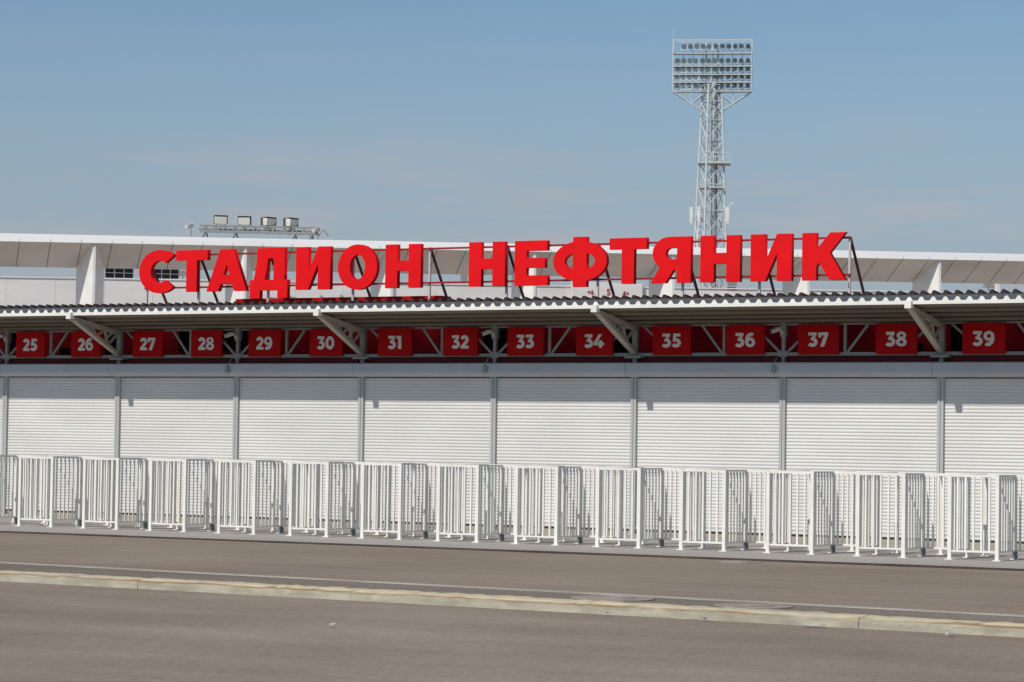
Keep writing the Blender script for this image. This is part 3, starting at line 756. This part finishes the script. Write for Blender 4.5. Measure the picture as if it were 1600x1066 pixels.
# light bar on the stand's roof
lb0 = so + ST_N * 3.5 + ST_R * 20.3
bar_ = thing('floodlight_bar', (lb0.x, lb0.y, 11.55), 'low grey steel bar carrying cream floodlights on the stand roof', 'floodlights', rz=st_rz)
ZBr = 0.86
b_ = MB()
for yy, zz in ((-0.16, ZBr - 0.20), (-0.16, ZBr + 0.10), (0.16, ZBr - .05)): b_.bar((-2.95, yy, zz), (3.0, yy, zz + 0.08), 0.09, 0.09)
for i in range(13):
    x_ = -2.9 + i * 0.49; b_.bar((x_, -0.16, ZBr - 0.20), (x_ + 0.24, -0.16, ZBr + 0.10), 0.06, 0.06); b_.bar((x_ + 0.24, -0.16, ZBr + 0.1), (x_ + .48, -0.16, ZBr - 0.20), 0.06, 0.06)
b_.build('lattice_bar', M['bar'], bar_)
for x_ in (-2.6, -1.1, 1.85, 2.7):
    b_ = MB(); b_.bar((x_, -0.1, ZBr - 0.13), (x_ - 0.45, 0.1, -0.1), 0.06, 0.06); b_.bar((x_, 0.1, ZBr - 0.13), (x_ + 0.2, 0.3, -0.1), 0.06, 0.06); b_.build('leg', M['bar'], bar_)
for i, x_ in enumerate((-1.9, -0.73, 0.5, 1.62)):
    rz = rad((-4, -12, 30, 38)[i])
    f_ = MB(); h = 0.30
    vs = [(-.33, -.16, -.22), (.33, -.16, -.22), (.33, -.24, .20), (-.33, -.24, .20), (-.37, .2, -.17), (.37, .2, -.17), (.37, .12, .25), (-.37, .12, .25)]
    f_.add(vs, [(0, 1, 2, 3), (7, 6, 5, 4), (0, 4, 5, 1), (1, 5, 6, 2), (2, 6, 7, 3), (3, 7, 4, 0)])
    fo = f_.build('floodlight', M['lamp_white'], bar_); fo.location = (x_, 0, ZBr + 0.40); fo.rotation_euler = (0, 0, rz); fo.scale = (.84, .84, .84)
    hd = MB(); hd.box(-.40, .40, .12, .30, -.20, .27); hd.box(-.39, .39, -.26, .12, .262, .285); hd.box(.372, .39, -.2, .12, -.2, .262); hd.build('hood', M['lamp_hood'], fo)
    y_ = MB(); y_.bar((-.36, .0, 0), (-.2, 0, -.34), .035, .035); y_.bar((.36, .0, 0), (.2, 0, -.34), .035, .035); y_.bar((-.2, 0, -.34), (.2, 0, -.34), .04, .04); y_.box(-.1, .1, -.22, .1, -.40, -.28)
    y_.build('yoke', M['bar'], fo)
for x_, hh in ((-3.42, 0.95), (2.9, 0.98)):
    f_ = MB(); f_.bar((x_ + .12, 0, -0.1), (x_ + .05, 0, hh - .1), .04, .04); f_.tube((x_ + .1, .0, hh), (x_ - .22, -.28, hh - .08), .10, 10); f_.box(x_ - .16, x_ + .14, -.2, .06, hh + .06, hh + .12)
    f_.build('side_camera', M['camera_white'], bar_)

# ---------------------------------------------------------------- floodlight mast
mb0 = Vector((-47.76725425, 147.12465582, 0)); nn = Vector((mb0.x - CAM.x, mb0.y - CAM.y, 0)).normalized()
mrz = math.atan2(-nn.x, nn.y)
mast = thing('floodlight_mast', mb0, 'tall pale lattice mast topped by a wide bank of stadium floodlights', 'floodlight mast', rz=mrz)


def half(z): return 0.62 + (32 - z) * 0.031


lt = MB(); lv = [0, 3, 6, 9, 12, 14.5, 17, 19.5, 21.8, 24, 25.9, 27.7, 29.4, 31, 32.4]
YAW = rad(24)


def leg(i, z):
    h = half(z); a = YAW + rad(45 + 90 * i); return Vector((h * 1.414 * math.cos(a) * 0.98, h * 1.414 * math.sin(a), z))


for i in range(4):
    for z0, z1 in zip(lv[:-1], lv[1:]):
        lt.tube(leg(i, z0), leg(i, z1), 0.085, 8)
        j = (i + 1) % 4
        lt.tube(leg(i, z1), leg(j, z1), 0.045, 6); lt.tube(leg(i, z0), leg(j, z1), 0.035, 6); lt.tube(leg(j, z0), leg(i, z1), 0.035, 6)
lt.build('lattice_shaft', M['steel'], mast)
pp = MB(); pp.tube((0.14, -0.3, 0), (0.14, -0.3, 32.6), 0.2, 12); pp.build('centre_pole', M['steel'], mast)
pp = MB(); pp.box(0.40, 0.50, -0.5, -0.38, 0, 32.6); pp.build('cable_tray', M['pole_dark'], mast)
for z in (25.75, 23.7):
    h = half(z) + (0.3 if z > 25 else 0.1); pl_ = MB(); pl_.box(-h, h + (0.5 if z > 25 else 0), -h, h, z, z + 0.1)
    if z > 25:
        for x_ in (-h, 0, h + .45): pl_.bar((x_, -h, z), (x_, -h, z + .9), .04, .04)
        pl_.bar((-h, -h, z + .55), (h + .45, -h, z + .55), .05, .05); pl_.bar((-h, -h, z + .9), (h + .45, -h, z + .9), .05, .05)
    pl_.build('platform', M['steel'], mast)
# the lamp bank, turned a little about the mast
BZ = rad(-3)
bank = MB(); rows = (35.05, 33.95, 33.25, 32.6, 31.85)
hw = 3.3
for zz in rows:
    for yy in (-0.45, 0.3):
        bank.box(-hw, hw, yy - .03, yy + .03, zz - .03, zz + .03)
    bank.box(-hw, hw, -0.41, 0.265, zz - .02, zz + .0)
bank.box(-hw, hw, -.5, -.44, 36.15, 36.21); bank.box(-hw, hw, .30, .36, 36.15, 36.21)
for i in range(9):
    x_ = -hw + i * 2 * hw / 8
    bank.box(x_ - .03, x_ + .03, .3, .36, 31.85, 36.2)
for x_ in (-hw, hw):
    for yy in (-.47, .33): bank.box(x_ - .03, x_ + .03, yy - .04, yy + .04, 31.85, 36.2)
for x_ in (-.55, .45): bank.box(x_ - .08, x_ + .08, .1, .3, 31.5, 36.0)
bo = bank.build('lamp_frame', M['steel'], mast); bo.rotation_euler = (0, 0, BZ)
sp_ = MB()
for s_ in (-1, 1):
    for yy in (-.3, .25):
        sp_.tube((s_ * 3.2, yy, 31.8), (s_ * 0.65, yy, 30.1), .05, 6); sp_.tube((s_ * 1.75, yy, 31.8), (s_ * 1.75, yy, 30.85), .045, 6); sp_.tube((s_ * 1.72, yy, 30.85), (s_ * 0.6, yy, 31.75), .045, 6)
sp_.build('support_arm', M['steel'], mast)
lr = MB(); lr.box(-hw + .02, -hw + .06, -.5, .35, 35.1, 36.1); lr.tube((-hw, .3, 36.2), (-hw, .3, 37.3), .025, 6); lr.build('lightning_rod', M['steel'], mast)
la = MB()
prof = [(0.10, .09), (-.08, .15), (-.22, .205), (-.30, .215)]
kk = 12; vs = []
for y_, r__ in prof: vs += [(r__ * math.cos(2 * math.pi * i / kk), y_, r__ * math.sin(2 * math.pi * i / kk)) for i in range(kk)]
la.add(vs, [(q * kk + i, q * kk + (i + 1) % kk, (q + 1) * kk + (i + 1) % kk, (q + 1) * kk + i) for q in range(3) for i in range(kk)] + [tuple(range(kk))])
la.box(-.30, -.26, -.16, -.10, -.28, .05); la.box(.26, .30, -.16, -.10, -.28, .05); la.box(-.30, .30, -.16, -.10, -.32, -.28)
la.cur = 1
la.add([(.195 * math.cos(2 * math.pi * i / kk), -.285, .195 * math.sin(2 * math.pi * i / kk)) for i in range(kk)], [tuple(range(kk))])
l0 = la.build('floodlight', [M['lamp'], M['lens']], bo)
first = True
for r, zz in enumerate(rows):
    for i in range(11 if r == 0 else 12):
        x_ = (-2.34 + i * 0.52) if r == 0 else (-2.92 + i * 0.523)
        o = l0 if first else l0.copy()
        if not first: C.objects.link(o)
        first = False
        o.location = (x_, -0.12, zz + 0.42 + (0.12 if r == 0 else 0)); o.scale = (1, 1, 1) if r != 3 else (1, 1, .95)
        o.rotation_euler = (rad(-14 + random.uniform(-6, 6)), 0, rad((-6 + 46 * max(0, i - 4) / 8) + random.uniform(-9, 9)))
# mobile antennas lower on the shaft
for x_, yy in ((-1.63, -.5), (-1.0, -1.0), (1.4, -.6)):
    a = MB(); a.box(x_ - .13, x_ + .13, yy - .08, yy + .08, 20.85, 22.1); a.box(x_ - .08, x_ + .08, yy - .06, yy + .06, 20.68, 20.85)
    a.bar((x_, yy + .08, 21.1), (x_ * .5, 0, 21.1), .06, .06); a.bar((x_, yy + .08, 21.9), (x_ * .5, 0, 21.9), .06, .06)
    a.build('antenna', M['antenna'], mast)
a = MB(); a.tube((1.4, -.6, 22.1), (1.75, -.6, 22.4), .04, 6); a.box(1.65, 1.9, -.65, -.55, 22.35, 22.48); a.bar((-1.3, -.4, 20.9), (-.8, -.4, 17), .08, .08); a.bar((-1.0, -.4, 20.9), (-1.2, -.4, 17), .1, .1); a.build('antenna_mount', M['antenna'], mast)
